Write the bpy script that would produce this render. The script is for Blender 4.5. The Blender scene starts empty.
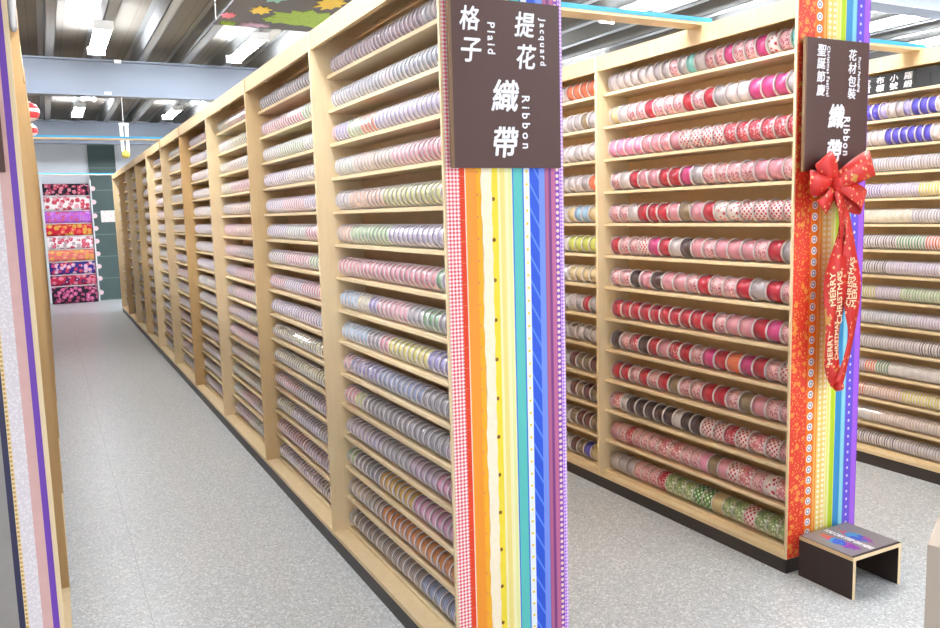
import bpy, math, random
from mathutils import Vector, Matrix
random.seed(7)
S = bpy.context.scene
C = S.collection
PI = math.pi

# ------------------------------------------------------------------ camera
cam_data = bpy.data.cameras.new('camera')
cam_data.sensor_fit = 'HORIZONTAL'; cam_data.sensor_width = 36.0
cam_data.lens = 817.0 / 940.0 * 36.0
cam_data.clip_start = 0.05
cam = bpy.data.objects.new('camera', cam_data); C.objects.link(cam)
yaw, pitch, roll = math.radians(27.18), math.radians(7.10), math.radians(1.56)
f_ = Vector((math.sin(yaw)*math.cos(pitch), math.cos(yaw)*math.cos(pitch), -math.sin(pitch)))
r_ = Vector((math.cos(yaw), -math.sin(yaw), 0)); d_ = f_.cross(r_)
rr = r_*math.cos(roll) + d_*math.sin(roll); dd = -r_*math.sin(roll) + d_*math.cos(roll)
M = Matrix(((rr.x, -dd.x, -f_.x, 0), (rr.y, -dd.y, -f_.y, 0), (rr.z, -dd.z, -f_.z, 1.5), (0, 0, 0, 1)))
cam.matrix_world = M
S.camera = cam

# ------------------------------------------------------------------ world, exposure
wd = bpy.data.worlds.new('world'); S.world = wd; wd.use_nodes = True
wb = wd.node_tree.nodes['Background']
wb.inputs['Color'].default_value = (0.93, 0.96, 1.0, 1)
wb.inputs['Strength'].default_value = 1.55
S.view_settings.view_transform = 'Standard'; S.view_settings.look = 'None'
S.view_settings.gamma = 1.0; S.view_settings.use_curve_mapping = False
S.view_settings.exposure = 0.84
TUBE_STRENGTH = 88.0

# ------------------------------------------------------------------ colours and materials
def lin(h):
    h = h.lstrip('#'); out = []
    for i in (0, 2, 4):
        c = int(h[i:i+2], 16)/255
        out.append(c/12.92 if c <= 0.04045 else ((c+0.055)/1.055)**2.4)
    return (*out, 1.0)

class NT:
    def __init__(s, name, rough=0.5, spec=0.5, coat=0.0):
        s.m = bpy.data.materials.new(name); s.m.use_nodes = True
        s.t = s.m.node_tree; s.b = s.t.nodes['Principled BSDF']
        s.b.inputs['Roughness'].default_value = rough
        s.b.inputs['Specular IOR Level'].default_value = spec
        if coat:
            s.b.inputs['Coat Weight'].default_value = coat
            s.b.inputs['Coat Roughness'].default_value = 0.08
    def n(s, typ, **kw):
        x = s.t.nodes.new(typ)
        for k, v in kw.items(): setattr(x, k, v)
        return x
    def link(s, a, b): s.t.links.new(a, b)
    def math(s, op, a, b=None, c=None):
        x = s.n('ShaderNodeMath', operation=op)
        for i, v in enumerate((a, b, c)):
            if v is None: continue
            if isinstance(v, (int, float)): x.inputs[i].default_value = v
            else: s.link(v, x.inputs[i])
        return x.outputs[0]
    def mix(s, fac, a, b):
        x = s.n('ShaderNodeMix', data_type='RGBA')
        if isinstance(fac, (int, float)): x.inputs[0].default_value = fac
        else: s.link(fac, x.inputs[0])
        for i, v in ((6, a), (7, b)):
            if isinstance(v, str): x.inputs[i].default_value = lin(v)
            elif isinstance(v, tuple): x.inputs[i].default_value = v
            else: s.link(v, x.inputs[i])
        return x.outputs[2]
    def coords(s, kind='Object'):
        tc = s.n('ShaderNodeTexCoord')
        return tc.outputs[kind]
    def xyz(s, vec):
        x = s.n('ShaderNodeSeparateXYZ'); s.link(vec, x.inputs[0]); return x.outputs
    def scaled(s, vec, sc):
        x = s.n('ShaderNodeMapping'); s.link(vec, x.inputs[0]); x.inputs['Scale'].default_value = sc
        return x.outputs[0]
    def noise(s, vec, scale, detail=2):
        x = s.n('ShaderNodeTexNoise'); x.inputs['Scale'].default_value = scale; x.inputs['Detail'].default_value = detail
        if vec is not None: s.link(vec, x.inputs['Vector'])
        return x.outputs['Fac']
    def voronoi(s, vec, scale):
        x = s.n('ShaderNodeTexVoronoi'); x.inputs['Scale'].default_value = scale
        s.link(vec, x.inputs['Vector']); return x.outputs
    def frac(s, v, period, off=0.0):
        return s.math('FRACT', s.math('ADD', s.math('DIVIDE', v, period), off))
    def stripe(s, v, period, duty, off=0.0):
        return s.math('LESS_THAN', s.frac(v, period, off), duty)
    def dots(s, u, v, pu, pv, r, ou=0.0, ov=0.0):
        a = s.math('MULTIPLY', s.math('SUBTRACT', s.frac(u, pu, ou), 0.5), pu)
        b = s.math('MULTIPLY', s.math('SUBTRACT', s.frac(v, pv, ov), 0.5), pv)
        d = s.math('SQRT', s.math('ADD', s.math('MULTIPLY', a, a), s.math('MULTIPLY', b, b)))
        return s.math('LESS_THAN', d, r)
    def out(s, col):
        if isinstance(col, str): s.b.inputs['Base Color'].default_value = lin(col)
        else: s.link(col, s.b.inputs['Base Color'])
        return s.m

def plain(name, col, rough=0.5, spec=0.5, coat=0.0, metal=0.0):
    k = NT(name, rough, spec, coat); k.b.inputs['Metallic'].default_value = metal
    return k.out(col)

def wood(name, a, b, rough=0.5):
    k = NT(name, rough, 0.35); o = k.coords()
    n1 = k.noise(k.scaled(o, (9, 9, 1.2)), 3.0, 4)
    n2 = k.noise(k.scaled(o, (60, 60, 4)), 2.0, 2)
    return k.out(k.mix(k.math('ADD', k.math('MULTIPLY', n1, 0.7), k.math('MULTIPLY', n2, 0.3)), a, b))

M_WOOD = wood('birch_plywood', '#dbc193', '#efdcb8')
M_WOOD2 = wood('back_panel_plywood', '#d3b184', '#e2c59c')
M_MID = wood('mid_tan_plywood', '#c7a878', '#dcc196')
M_TAN = wood('tan_plywood', '#b8935f', '#cfae7c')
M_EDGE = wood('plywood_edge', '#d8bd8d', '#f0dcb6')
M_KICK = plain('dark_kickboard', '#332b28', 0.45)
M_DARK = wood('dark_brown_laminate', '#2c201d', '#3a2b27', 0.4)
M_WHITE = plain('white_paint', '#eef0f2', 0.5)
M_BLUE = plain('sky_blue_tape', '#2f9fd2', 0.4)
M_STEEL = plain('grey_steel_paint', '#747c8b', 0.5)
M_PURLIN = plain('galvanised_purlin', '#808283', 0.42, 0.5, 0, 0.2)
M_SIGN = plain('brown_sign_board', '#533630', 0.45, 0.35)
M_LET = plain('white_lettering', '#f4f2f6', 0.5)
M_CHROME = plain('grey_metal', '#b9b4b0', 0.3, 0.5, 0, 0.6)
M_RIM = plain('pale_plastic_flange', '#d9d0ce', 0.22, 0.5, 0.6)
M_RIM2 = plain('clear_wrap_rim', '#dcd5d8', 0.2, 0.5, 0.8)

def emis(name, col, st):
    m = bpy.data.materials.new(name); m.use_nodes = True
    b = m.node_tree.nodes['Principled BSDF']
    b.inputs['Base Color'].default_value = lin('#ffffff')
    b.inputs['Emission Color'].default_value = lin(col); b.inputs['Emission Strength'].default_value = st
    return m
M_TUBE = emis('fluorescent_tube_glow', '#f6faff', TUBE_STRENGTH)

# floor: pale grey vinyl with fine speckles
k = NT('speckled_vinyl_floor', 0.33, 0.5); o = k.coords()
v1 = k.voronoi(o, 130); v2 = k.voronoi(o, 240)
sp = k.n('ShaderNodeSeparateColor'); k.link(v1['Color'], sp.inputs[0])
sq = k.n('ShaderNodeSeparateColor'); k.link(v2['Color'], sq.inputs[0])
c0 = k.mix(sp.outputs[0], '#c2c5c7', '#d8dbdc')
c1 = k.mix(k.math('LESS_THAN', sq.outputs[1], 0.22), c0, '#abaeb0')
c1 = k.mix(k.math('GREATER_THAN', sp.outputs[2], 0.90), c1, '#e6e7e7')
x_, y_, z_ = k.xyz(o)
seam = k.math('LESS_THAN', k.math('ABSOLUTE', k.math('SUBTRACT', k.math('FRACT', k.math('DIVIDE', k.math('ADD', x_, 0.758), 2.0)), 0.5)), 0.0006)
M_FLOOR = k.out(k.mix(seam, c1, '#9c9ea0'))

# ceiling deck
k = NT('grey_roof_deck', 0.7, 0.2); o = k.coords(); x_, y_, z_ = k.xyz(o)
M_CEIL = k.out(k.mix(k.stripe(x_, 0.1517, 0.06), k.mix(k.noise(o, 1.3), '#6b6762', '#76726c'), '#625e59'))
M_WALL = plain('white_wall_paint', '#e3e8ee', 0.6)

# ------------------------------------------------------------------ mesh helpers
class MB:
    def __init__(s): s.v = []; s.f = []; s.mi = []; s.uv = []
    def quad(s, pts, mi=0):
        b = len(s.v); s.v += [tuple(p) for p in pts]; s.f.append(tuple(range(b, b+len(pts)))); s.mi.append(mi)
    def box(s, x0, x1, y0, y1, z0, z1, mi=0):
        x0, x1 = sorted((x0, x1)); y0, y1 = sorted((y0, y1)); z0, z1 = sorted((z0, z1))
        b = len(s.v)
        s.v += [(x0,y0,z0),(x1,y0,z0),(x1,y1,z0),(x0,y1,z0),(x0,y0,z1),(x1,y0,z1),(x1,y1,z1),(x0,y1,z1)]
        for q in ((0,3,2,1),(4,5,6,7),(0,1,5,4),(1,2,6,5),(2,3,7,6),(3,0,4,7)):
            s.f.append(tuple(b+i for i in q)); s.mi.append(mi)
        return s
    def lathe_y(s, prof, c, n=20, mis=None, closed=False):
        """rings of (y, radius) about the y axis through c"""
        b = len(s.v); m = len(prof)
        for (yy, r) in prof:
            for i in range(n):
                a = 2*PI*i/n
                s.v.append((c[0]+r*math.sin(a), c[1]+yy, c[2]+r*math.cos(a)))
        for j in range(m if closed else m-1):
            j2 = (j+1) % m
            for i in range(n):
                i2 = (i+1) % n
                s.f.append((b+j*n+i, b+j*n+i2, b+j2*n+i2, b+j2*n+i))
                s.mi.append(mis[j] if mis else 0)
        return s
    def lathe_z(s, prof, c, n=20, mi=0):
        b = len(s.v)
        for (zz, r) in prof:
            for i in range(n):
                a = 2*PI*i/n; s.v.append((c[0]+r*math.cos(a), c[1]+r*math.sin(a), c[2]+zz))
        for j in range(len(prof)-1):
            for i in range(n):
                i2 = (i+1) % n
                s.f.append((b+j*n+i, b+j*n+i2, b+(j+1)*n+i2, b+(j+1)*n+i)); s.mi.append(mi)
        return s
    def tube(s, p0, p1, r, n=10, mi=0, cap=True):
        p0 = Vector(p0); p1 = Vector(p1); d = (p1-p0).normalized()
        a = d.orthogonal().normalized(); e = d.cross(a); b = len(s.v)
        for p in (p0, p1):
            for i in range(n):
                t = 2*PI*i/n; s.v.append(tuple(p + a*(r*math.cos(t)) + e*(r*math.sin(t))))
        for i in range(n):
            i2 = (i+1) % n; s.f.append((b+i, b+i2, b+n+i2, b+n+i)); s.mi.append(mi)
        if cap:
            s.f.append(tuple(b+i for i in reversed(range(n)))); s.mi.append(mi)
            s.f.append(tuple(b+n+i for i in range(n))); s.mi.append(mi)
        return s
    def extrude_x(s, prof, x0, x1, mi=0):
        """closed (y,z) outline pushed along x"""
        b = len(s.v); n = len(prof)
        for x in (x0, x1): s.v += [(x, p[0], p[1]) for p in prof]
        for i in range(n):
            i2 = (i+1) % n; s.f.append((b+i, b+n+i, b+n+i2, b+i2)); s.mi.append(mi)
        s.f.append(tuple(b+i for i in range(n))); s.mi.append(mi)
        s.f.append(tuple(b+n+i for i in reversed(range(n)))); s.mi.append(mi)
        return s
    def strip(s, pts, wid, th=0.0012, mi=0):
        """band along pts; wid = list of half-width vectors; th thickness"""
        n = len(pts); P = [Vector(p) for p in pts]; Wd = [Vector(w) for w in wid]; b = len(s.v)
        for i in range(n):
            t = (P[min(i+1, n-1)] - P[max(i-1, 0)])
            nn = t.cross(Wd[i]); nn = nn.normalized()*th/2 if nn.length > 1e-9 else Vector((0, -th/2, 0))
            for sg in (1, -1):
                s.v.append(tuple(P[i]+Wd[i]+nn*sg)); s.v.append(tuple(P[i]-Wd[i]+nn*sg))
        for i in range(n-1):
            a = b+i*4; c = a+4
            for q in ((a, a+1, c+1, c), (a+3, a+2, c+2, c+3), (a+2, a, c, c+2), (a+1, a+3, c+3, c+1)):
                s.f.append(q); s.mi.append(mi)
        s.f.append((b, b+2, b+3, b+1)); s.mi.append(mi)
        e = b+(n-1)*4; s.f.append((e, e+1, e+3, e+2)); s.mi.append(mi)
        return s
    def mesh(s, name, mats, smooth=False):
        me = bpy.data.meshes.new(name); me.from_pydata(s.v, [], s.f)
        for m in (mats if isinstance(mats, (list, tuple)) else [mats]): me.materials.append(m)
        me.polygons.foreach_set('material_index', s.mi)
        if smooth: me.polygons.foreach_set('use_smooth', [True]*len(s.f))
        me.update(); return me
    def build(s, name, mats, parent=None, smooth=False, loc=None):
        o = bpy.data.objects.new(name, s.mesh(name, mats, smooth)); C.objects.link(o)
        if parent is not None: o.parent = parent
        if loc is not None: o.location = loc
        return o

def tag(o, label=None, cat=None, group=None, kind=None):
    if label: o['label'] = label
    if cat: o['category'] = cat
    if group: o['group'] = group
    if kind: o['kind'] = kind
    return o
def thing(name, loc, label, cat, group=None):
    o = bpy.data.objects.new(name, None); C.objects.link(o); o.location = loc
    o.empty_display_size = 0.05
    return tag(o, label, cat, group)
def place(me, name, parent=None, loc=(0, 0, 0)):
    o = bpy.data.objects.new(name, me); C.objects.link(o); o.location = loc
    if parent is not None: o.parent = parent
    return o
ORD = ['first', 'second', 'third', 'fourth', 'fifth', 'sixth', 'seventh', 'eighth', 'ninth', 'tenth',
       'eleventh', 'twelfth', 'thirteenth', 'fourteenth', 'fifteenth']
def nth(i):
    w = ['first', 'second', 'third', 'fourth', 'fifth', 'sixth', 'seventh', 'eighth', 'ninth', 'tenth', 'eleventh',
         'twelfth', 'thirteenth', 'fourteenth', 'fifteenth', 'sixteenth', 'seventeenth', 'eighteenth', 'nineteenth',
         'twentieth', 'twenty-first', 'twenty-second', 'twenty-third', 'twenty-fourth']
    return w[i]

def text_into(body, height, sheet, weight=0.0, shear=0.0, depth=0.0015, mat=M_LET, name='lettering', parent=None,
              at=(0, 0, 0), ux=(1, 0, 0), uy=(0, 0, 1), sx=1.0, spacing=1.0, align='CENTER'):
    """flat raised lettering: glyph x runs along ux, glyph y along uy, centred on at"""
    cu = bpy.data.curves.new(name, 'FONT'); cu.body = body; cu.size = 1.0
    cu.offset = 0.0; cu.shear = shear; cu.extrude = 0.0; cu.space_character = spacing
    cu.resolution_u = 3
    to = bpy.data.objects.new(name, cu); C.objects.link(to)
    bpy.context.view_layer.update()
    dg = bpy.context.evaluated_depsgraph_get()
    me = bpy.data.meshes.new_from_object(to.evaluated_get(dg))
    C.objects.unlink(to); bpy.data.objects.remove(to)
    if not me.vertices: return None
    xs = [v.co.x for v in me.vertices]; ys = [v.co.y for v in me.vertices]
    cx, cy = (min(xs)+max(xs))/2, (min(ys)+max(ys))/2; sc = height/max(1e-6, max(ys)-min(ys))
    ux = Vector(ux); uy = Vector(uy); nn = ux.cross(uy).normalized()
    V = []; nv = len(me.vertices)
    for v in me.vertices: V.append(Vector(at)+ux*((v.co.x-cx)*sc*sx)+uy*((v.co.y-cy)*sc)+nn*depth)
    F = [tuple(p.vertices) for p in me.polygons]
    ec = {}
    for p in me.polygons:
        for a, b in p.edge_keys: ec[(a, b)] = ec.get((a, b), 0)+1
    V2 = V + [v-nn*depth for v in V]
    orient = {}
    for p in me.polygons:
        vs = list(p.vertices)
        for i in range(len(vs)): orient[(vs[i], vs[(i+1) % len(vs)])] = 1
    for (a, b), n in ec.items():
        if n == 1:
            if (a, b) in orient: F.append((b, a, a+nv, b+nv))
            else: F.append((a, b, b+nv, a+nv))
    if weight:
        d = weight*height; V3 = []; F3 = []
        for q, (a_, b_) in enumerate(((d, 0), (-d, 0), (0, d), (0, -d), (d*.7, d*.7), (-d*.7, -d*.7), (0, 0))):
            off = ux*a_+uy*b_+nn*(0.00003*q); nb = len(V3)
            V3 += [v+off for v in V2]; F3 += [tuple(i+nb for i in f) for f in F]
        V2, F = V3, F3
    m2 = bpy.data.meshes.new(name); m2.from_pydata([tuple(v) for v in V2], [], F); m2.materials.append(mat); m2.update()
    o = bpy.data.objects.new(name, m2); C.objects.link(o)
    if parent is not None: o.parent = parent
    return o

# ------------------------------------------------------------------ the room
def struct(name, mb, mat, label=None):
    o = mb.build(name, mat); o['kind'] = 'structure'
    if label: o['label'] = label; o['category'] = name.split('_')[0]
    return o
XR, YB, ZC = 11.0, 17.3, 3.42
struct('floor', MB().box(-3.2, XR, -4.5, YB, -0.05, 0), M_FLOOR)
struct('ceiling', MB().box(-3.2, XR, -4.5, YB, ZC, ZC+0.05), M_CEIL)
struct('wall_back', MB().box(-3.2, XR, YB, YB+0.1, 0, ZC), M_WALL)
struct('wall_right', MB().box(XR, XR+0.1, -4.5, YB+0.1, 0, ZC), M_WALL)
struct('wall_left', MB().box(-3.3, -3.2, -4.5, YB+0.1, 0, ZC), M_WALL)
ti = 1
for yb in (4.0, 10.0, 16.0):               # deep painted steel beams across the aisles
    m = MB().box(-3.2, XR, yb-0.006, yb+0.006, 2.88, 3.25)
    m.box(-3.2, XR, yb-0.09, yb+0.09, 2.865, 2.88).box(-3.2, XR, yb-0.09, yb+0.09, 3.235, 3.25)
    struct('trim_%d' % ti, m, M_STEEL); ti += 1
for i in range(-6, 22):                    # roof purlins running along the aisles
    x = 0.60 + 0.455*i
    m = MB().box(x-0.004, x+0.004, -4.5, YB, 3.25, ZC).box(x-0.004, x+0.085, -4.5, YB, 3.25, 3.256)
    m.box(x-0.055, x+0.004, -4.5, YB, ZC-0.006, ZC).box(x+0.079, x+0.085, -4.5, YB, 3.25, 3.275)
    struct('trim_%d' % ti, m, M_PURLIN); ti += 1
# dark slate door in the back wall
k = NT('slate_door_paint', 0.5); o = k.coords(); x_, y_, z_ = k.xyz(o)
M_DOOR = k.out(k.mix(k.stripe(z_, 0.42, 0.035), k.mix(k.noise(o, 2.0), '#3f504f', '#4d605f'), '#6d7d7a'))
struct('door_1', MB().box(0.83, 1.30, YB-0.05, YB, 0, 3.0), M_DOOR)

# fluorescent fittings on the undersides of the purlins
def fluorescent(x, y, label):
    t = thing('fluorescent_light', (x, y, 3.25), label, 'ceiling light', 'fluorescent lights under the roof')
    MB().box(-0.035, 0.035, -0.62, 0.62, -0.035, 0).box(-0.08, 0.08, -0.63, -0.605, -0.075, 0).box(-0.08, 0.08, 0.605, 0.63, -0.075, 0).build('housing', M_WHITE, t)
    for sx in (-0.055, 0.055):
        MB().tube((sx, -0.604, -0.05), (sx, 0.604, -0.05), 0.016, 10).build('tube', M_TUBE, t)
    return t
rows = {-0.2: 'over', 2.75: 'near', 5.65: 'middle', 8.65: 'far', 14.1: 'farthest'}  # overhead row: two unseen fittings added to brighten the right floor
for y in rows:
    for i in (range(-1, 7) if y > 0 else (2, 3)):  # leftmost column is unseen, added to throw more light on the rolls
        x = 0.60+1.365*i
        col = ['left aisle', 'long left rack', 'middle aisle', 'middle rack', 'right aisle', 'right rack', 'right side of the shop', 'left border rack, added fill'][i]
        wh = {-3.1: 'behind the viewer', -0.2: 'straight overhead, unseen added fill', 2.75: 'level with the rack ends', 5.65: 'between first and second roof beams',
              8.65: 'just before the second roof beam', 14.1: 'near the back wall'}[y]
        fluorescent(x, y, 'twin-tube fluorescent light above the %s, %s' % (col, wh))

# ------------------------------------------------------------------ shelving
BAY = 1.265; TH = 0.018; ZTOP = 2.27
def rack_bay(name, label, group, xf, s, y0, y1, boards, set_back, kick_h, base_z, near_panel=False, hdr=0.075, dp=0.41, wood_m=M_WOOD, side_m=None):
    """open shelf unit; s=+1: its face looks to -x, s=-1: to +x; boards = z of shelf tops"""
    t = thing(name, (xf, y0, 0), label, 'shelf unit', group)
    L = y1-y0; xs = xf
    def bx(a, b, ya, yb, za, zb): return MB().box(s*a, s*b, ya, yb, za, zb)
    bx(0, dp, L-TH, L, base_z-TH, ZTOP).build('side_panel', side_m or wood_m, t)
    if near_panel: bx(0, dp, 0, TH, base_z-TH, ZTOP).build('side_panel', wood_m, t)
    yi0 = TH if near_panel else 0.0; yi1 = L-TH
    bx(dp*0.5, dp*0.5+0.008, yi0, yi1, base_z, ZTOP-TH).build('back_panel', M_WOOD2, t)
    bx(0.001, dp, yi0, yi1, base_z-TH, base_z).build('base_board', M_EDGE, t)
    bx(set_back, dp*0.5, yi0, yi1, base_z, base_z+0.012).build('bottom_shelf', wood_m, t)
    bx(0.004, dp, 0, L, 0, base_z-TH).build('kickboard', M_KICK, t)
    bx(0.004, 0.02, yi0, yi1, ZTOP-hdr, ZTOP).build('header', M_MID, t)
    bx(0.02, dp, yi0, yi1, ZTOP-0.012, ZTOP).build('top_board', wood_m, t)
    sh = bx(set_back, dp*0.5, yi0, yi1, -0.014, 0).mesh('shelf', wood_m)
    for z in boards: place(sh, 'shelf', t, (0, 0, z))
    return t

X1, X2, X3, XL = 1.047, 2.567, 4.090, -0.027
Y1, Y2 = 2.182, 2.245
PT = 0.011                                              # end panel thickness
B1 = [2.092-0.1424*i for i in range(14)]            # 14 boards + base = 15 rows
B2 = [2.087-0.1660*i for i in range(12)]            # 12 boards + base = 13 rows
B3 = [2.085-0.1425*i for i in range(14)]                # 14 boards + base = 15 rows
YU1 = [2.193]+[3.468+BAY*i for i in range(10)]
for b in range(10):
    rack_bay('shelf_unit', 'birch shelf unit, %s bay of the long left rack counted from its rainbow panel' % nth(b),
             'bays of the long left rack', X1, 1, YU1[b], YU1[b+1], B1, 0.070, 0.065, 0.083, False, side_m={1: M_MID, 3: M_TAN, 6: M_MID, 8: M_MID}.get(b))
YU2 = [2.256, 3.528, 4.793, 6.058]
for b in range(3):
    rack_bay('shelf_unit', ['birch shelf unit full of red and pink ribbon spools beside the red bow panel',
                            'birch shelf unit of mixed spools, second bay of the bow-panel rack',
                            'birch shelf unit, third bay of the bow-panel rack, hidden by the rainbow panel'][b],
             'bays of the middle rack', X2, 1, YU2[b], YU2[b+1], B2, 0.042, 0.055, 0.078, False)
YU3 = [1.0, 2.263, 3.528, 4.793]
for b in range(3):
    rack_bay('shelf_unit', ['birch shelf unit of the right rack running out of the picture on the right',
                            'birch shelf unit of the right rack with black boxes on its top shelf',
                            'birch shelf unit of the right rack hidden behind the bow-panel rack'][b],
             'bays of the right rack', X3, 1, YU3[b], YU3[b+1], B3, 0.040, 0.065, 0.083, b == 0)
YUL = [2.208]+[3.468+BAY*i for i in range(10)]
for b in range(10):
    rack_bay('shelf_unit', 'tan shelf unit seen edge-on at left border, %s bay from the lace panel' % nth(b),
             'bays of the rack at the left border', XL-0.002*0, -1, YUL[b], YUL[b+1], B1, 0.070, 0.065, 0.083, False, wood_m=M_TAN)

# blue-edged tie boards bridging the aisles on top of the racks
def tie(x0, x1, y, label):
    t = thing('tie_board', ((x0+x1)/2, y, ZTOP), label, 'tie board', 'blue-edged tie boards over the aisles')
    h = (x1-x0)/2
    MB().box(-h, h, -0.004, 0.09, 0.0, 0.030).build('board', M_EDGE, t)
    MB().box(-h, h, -0.006, -0.004, 0.012, 0.030).build('blue_edge_strip', M_BLUE, t)
    return t
tie(X1, X2+0.06, 2.76, 'blue-edged tie board bridging from the rainbow-panel rack to the bow-panel rack')
tie(X2+0.34, X3+0.05, 2.80, 'blue-edged tie board bridging from the bow-panel rack to the right rack')
tie(XL-0.05, X1+0.05, 8.50, 'long blue-edged tie board high across the left aisle, the nearer one')
tie(XL-0.05, X1+0.05, 14.83, 'blue-edged tie board across the left aisle above the floral fabric bolts')

# ------------------------------------------------------------------ ribbons on the end panels
def xz(kit):
    o = kit.coords(); x, y, z = kit.xyz(o); return o, x, y, z
def rib_gingham(name, a, b, c, p):
    k = NT(name, 0.7, 0.2); o, x, y, z = xz(k)
    s = k.math('ADD', k.stripe(x, p, 0.5), k.stripe(z, p, 0.5))
    return k.out(k.mix(k.math('GREATER_THAN', s, 1.5), k.mix(k.math('GREATER_THAN', s, 0.5), a, b), c))
def rib_ribbed(name, a, b, p):
    k = NT(name, 0.6, 0.3); o, x, y, z = xz(k)
    return k.out(k.mix(k.stripe(z, p, 0.4), k.mix(k.stripe(z, p*8, 0.12), a, '#ee6a48'), b))
def rib_noise(name, a, b, sc, rough=0.55):
    k = NT(name, rough, 0.3); o, x, y, z = xz(k)
    return k.out(k.mix(k.noise(o, sc), a, b))
def rib_dots(name, a, d, pz, r, cx, pw=10.0, oz=0.0, rough=0.6):
    """row of dots at local x=cx every pz up the ribbon"""
    k = NT(name, rough, 0.3); o, x, y, z = xz(k)
    u = k.math('SUBTRACT', x, cx)
    return k.out(k.mix(k.dots(u, z, pw, pz, r, 0.5, oz), a, d))
def rib_grid(name, a, d, px, pz, r):
    k = NT(name, 0.6, 0.3); o, x, y, z = xz(k)
    return k.out(k.mix(k.dots(x, z, px, pz, r), a, d))
def rib_diag(name, a, d, p, duty, slope=1.5):
    k = NT(name, 0.45, 0.4); o, x, y, z = xz(k)
    u = k.math('ADD', z, k.math('MULTIPLY', x, slope))
    return k.out(k.mix(k.stripe(u, p, duty), k.mix(k.noise(o, 14), a, a), d))
def rib_gold(name, base, g1, g2, sc):
    """gold foil leaves and dots on a coloured ribbon"""
    k = NT(name, 0.45, 0.4); o, x, y, z = xz(k)
    v = k.voronoi(o, sc); w = k.voronoi(o, sc*2.7)
    n = k.noise(o, sc*1.1)
    s = k.n('ShaderNodeSeparateColor'); k.link(v['Color'], s.inputs[0])
    leaf = k.math('MULTIPLY', k.math('LESS_THAN', k.math('ADD', v['Distance'], k.math('MULTIPLY', n, 0.35)), 0.58), k.math('GREATER_THAN', s.outputs[0], 0.45))
    c = k.mix(leaf, base, g2)
    return k.out(k.mix(k.math('LESS_THAN', w['Distance'], 0.27), c, g1))
def rib_rings(name, base, pz, r, cx):
    k = NT(name, 0.5, 0.3); o, x, y, z = xz(k)
    u = k.math('SUBTRACT', x, cx)
    big = k.dots(u, z, 10.0, pz, r, 0.5); small = k.dots(u, z, 10.0, pz, r*0.68, 0.5); core = k.dots(u, z, 10.0, pz, r*0.36, 0.5)
    c = k.mix(big, base, '#f1eef2'); c = k.mix(small, c, '#8f8798'); return k.out(k.mix(core, c, '#f4f2f4'))
def rib_edge(name, mid, edge, x0, x1, e):
    k = NT(name, 0.5, 0.35); o, x, y, z = xz(k)
    a = k.math('LESS_THAN', x, x0+e); b = k.math('GREATER_THAN', x, x1-e)
    return k.out(k.mix(k.math('MAXIMUM', a, b), mid, edge))

def ribbon(parent, x0, x1, z0, z1, mat, label=None, th=0.003, yf=0.0, wavy=0.0):
    m = MB()
    if wavy:
        n = 90; L = z1-z0; b = 0
        for i in range(n+1):
            z = z0+L*i/n
            a = x0+wavy*math.sin(i*1.9)*0.5+wavy*0.5*math.sin(i*0.41); c = x1+wavy*math.sin(i*1.9+1.0)*0.4
            for y in (yf-th, yf):
                m.v += [(a, y, z), (c, y, z)]
        for i in range(n):
            q = i*4
            for fq in ((q, q+1, q+5, q+4), (q+3, q+2, q+6, q+7), (q+2, q, q+4, q+6), (q+1, q+3, q+7, q+5)):
                m.f.append(fq); m.mi.append(0)
        m.f += [(0, 2, 3, 1), (n*4, n*4+1, n*4+3, n*4+2)]; m.mi += [0, 0]
    else:
        m.box(x0, x1, yf-th, yf, z0, z1)
    o = m.build('ribbon_strip', mat, parent)
    if label: o['label'] = label
    return o

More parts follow.
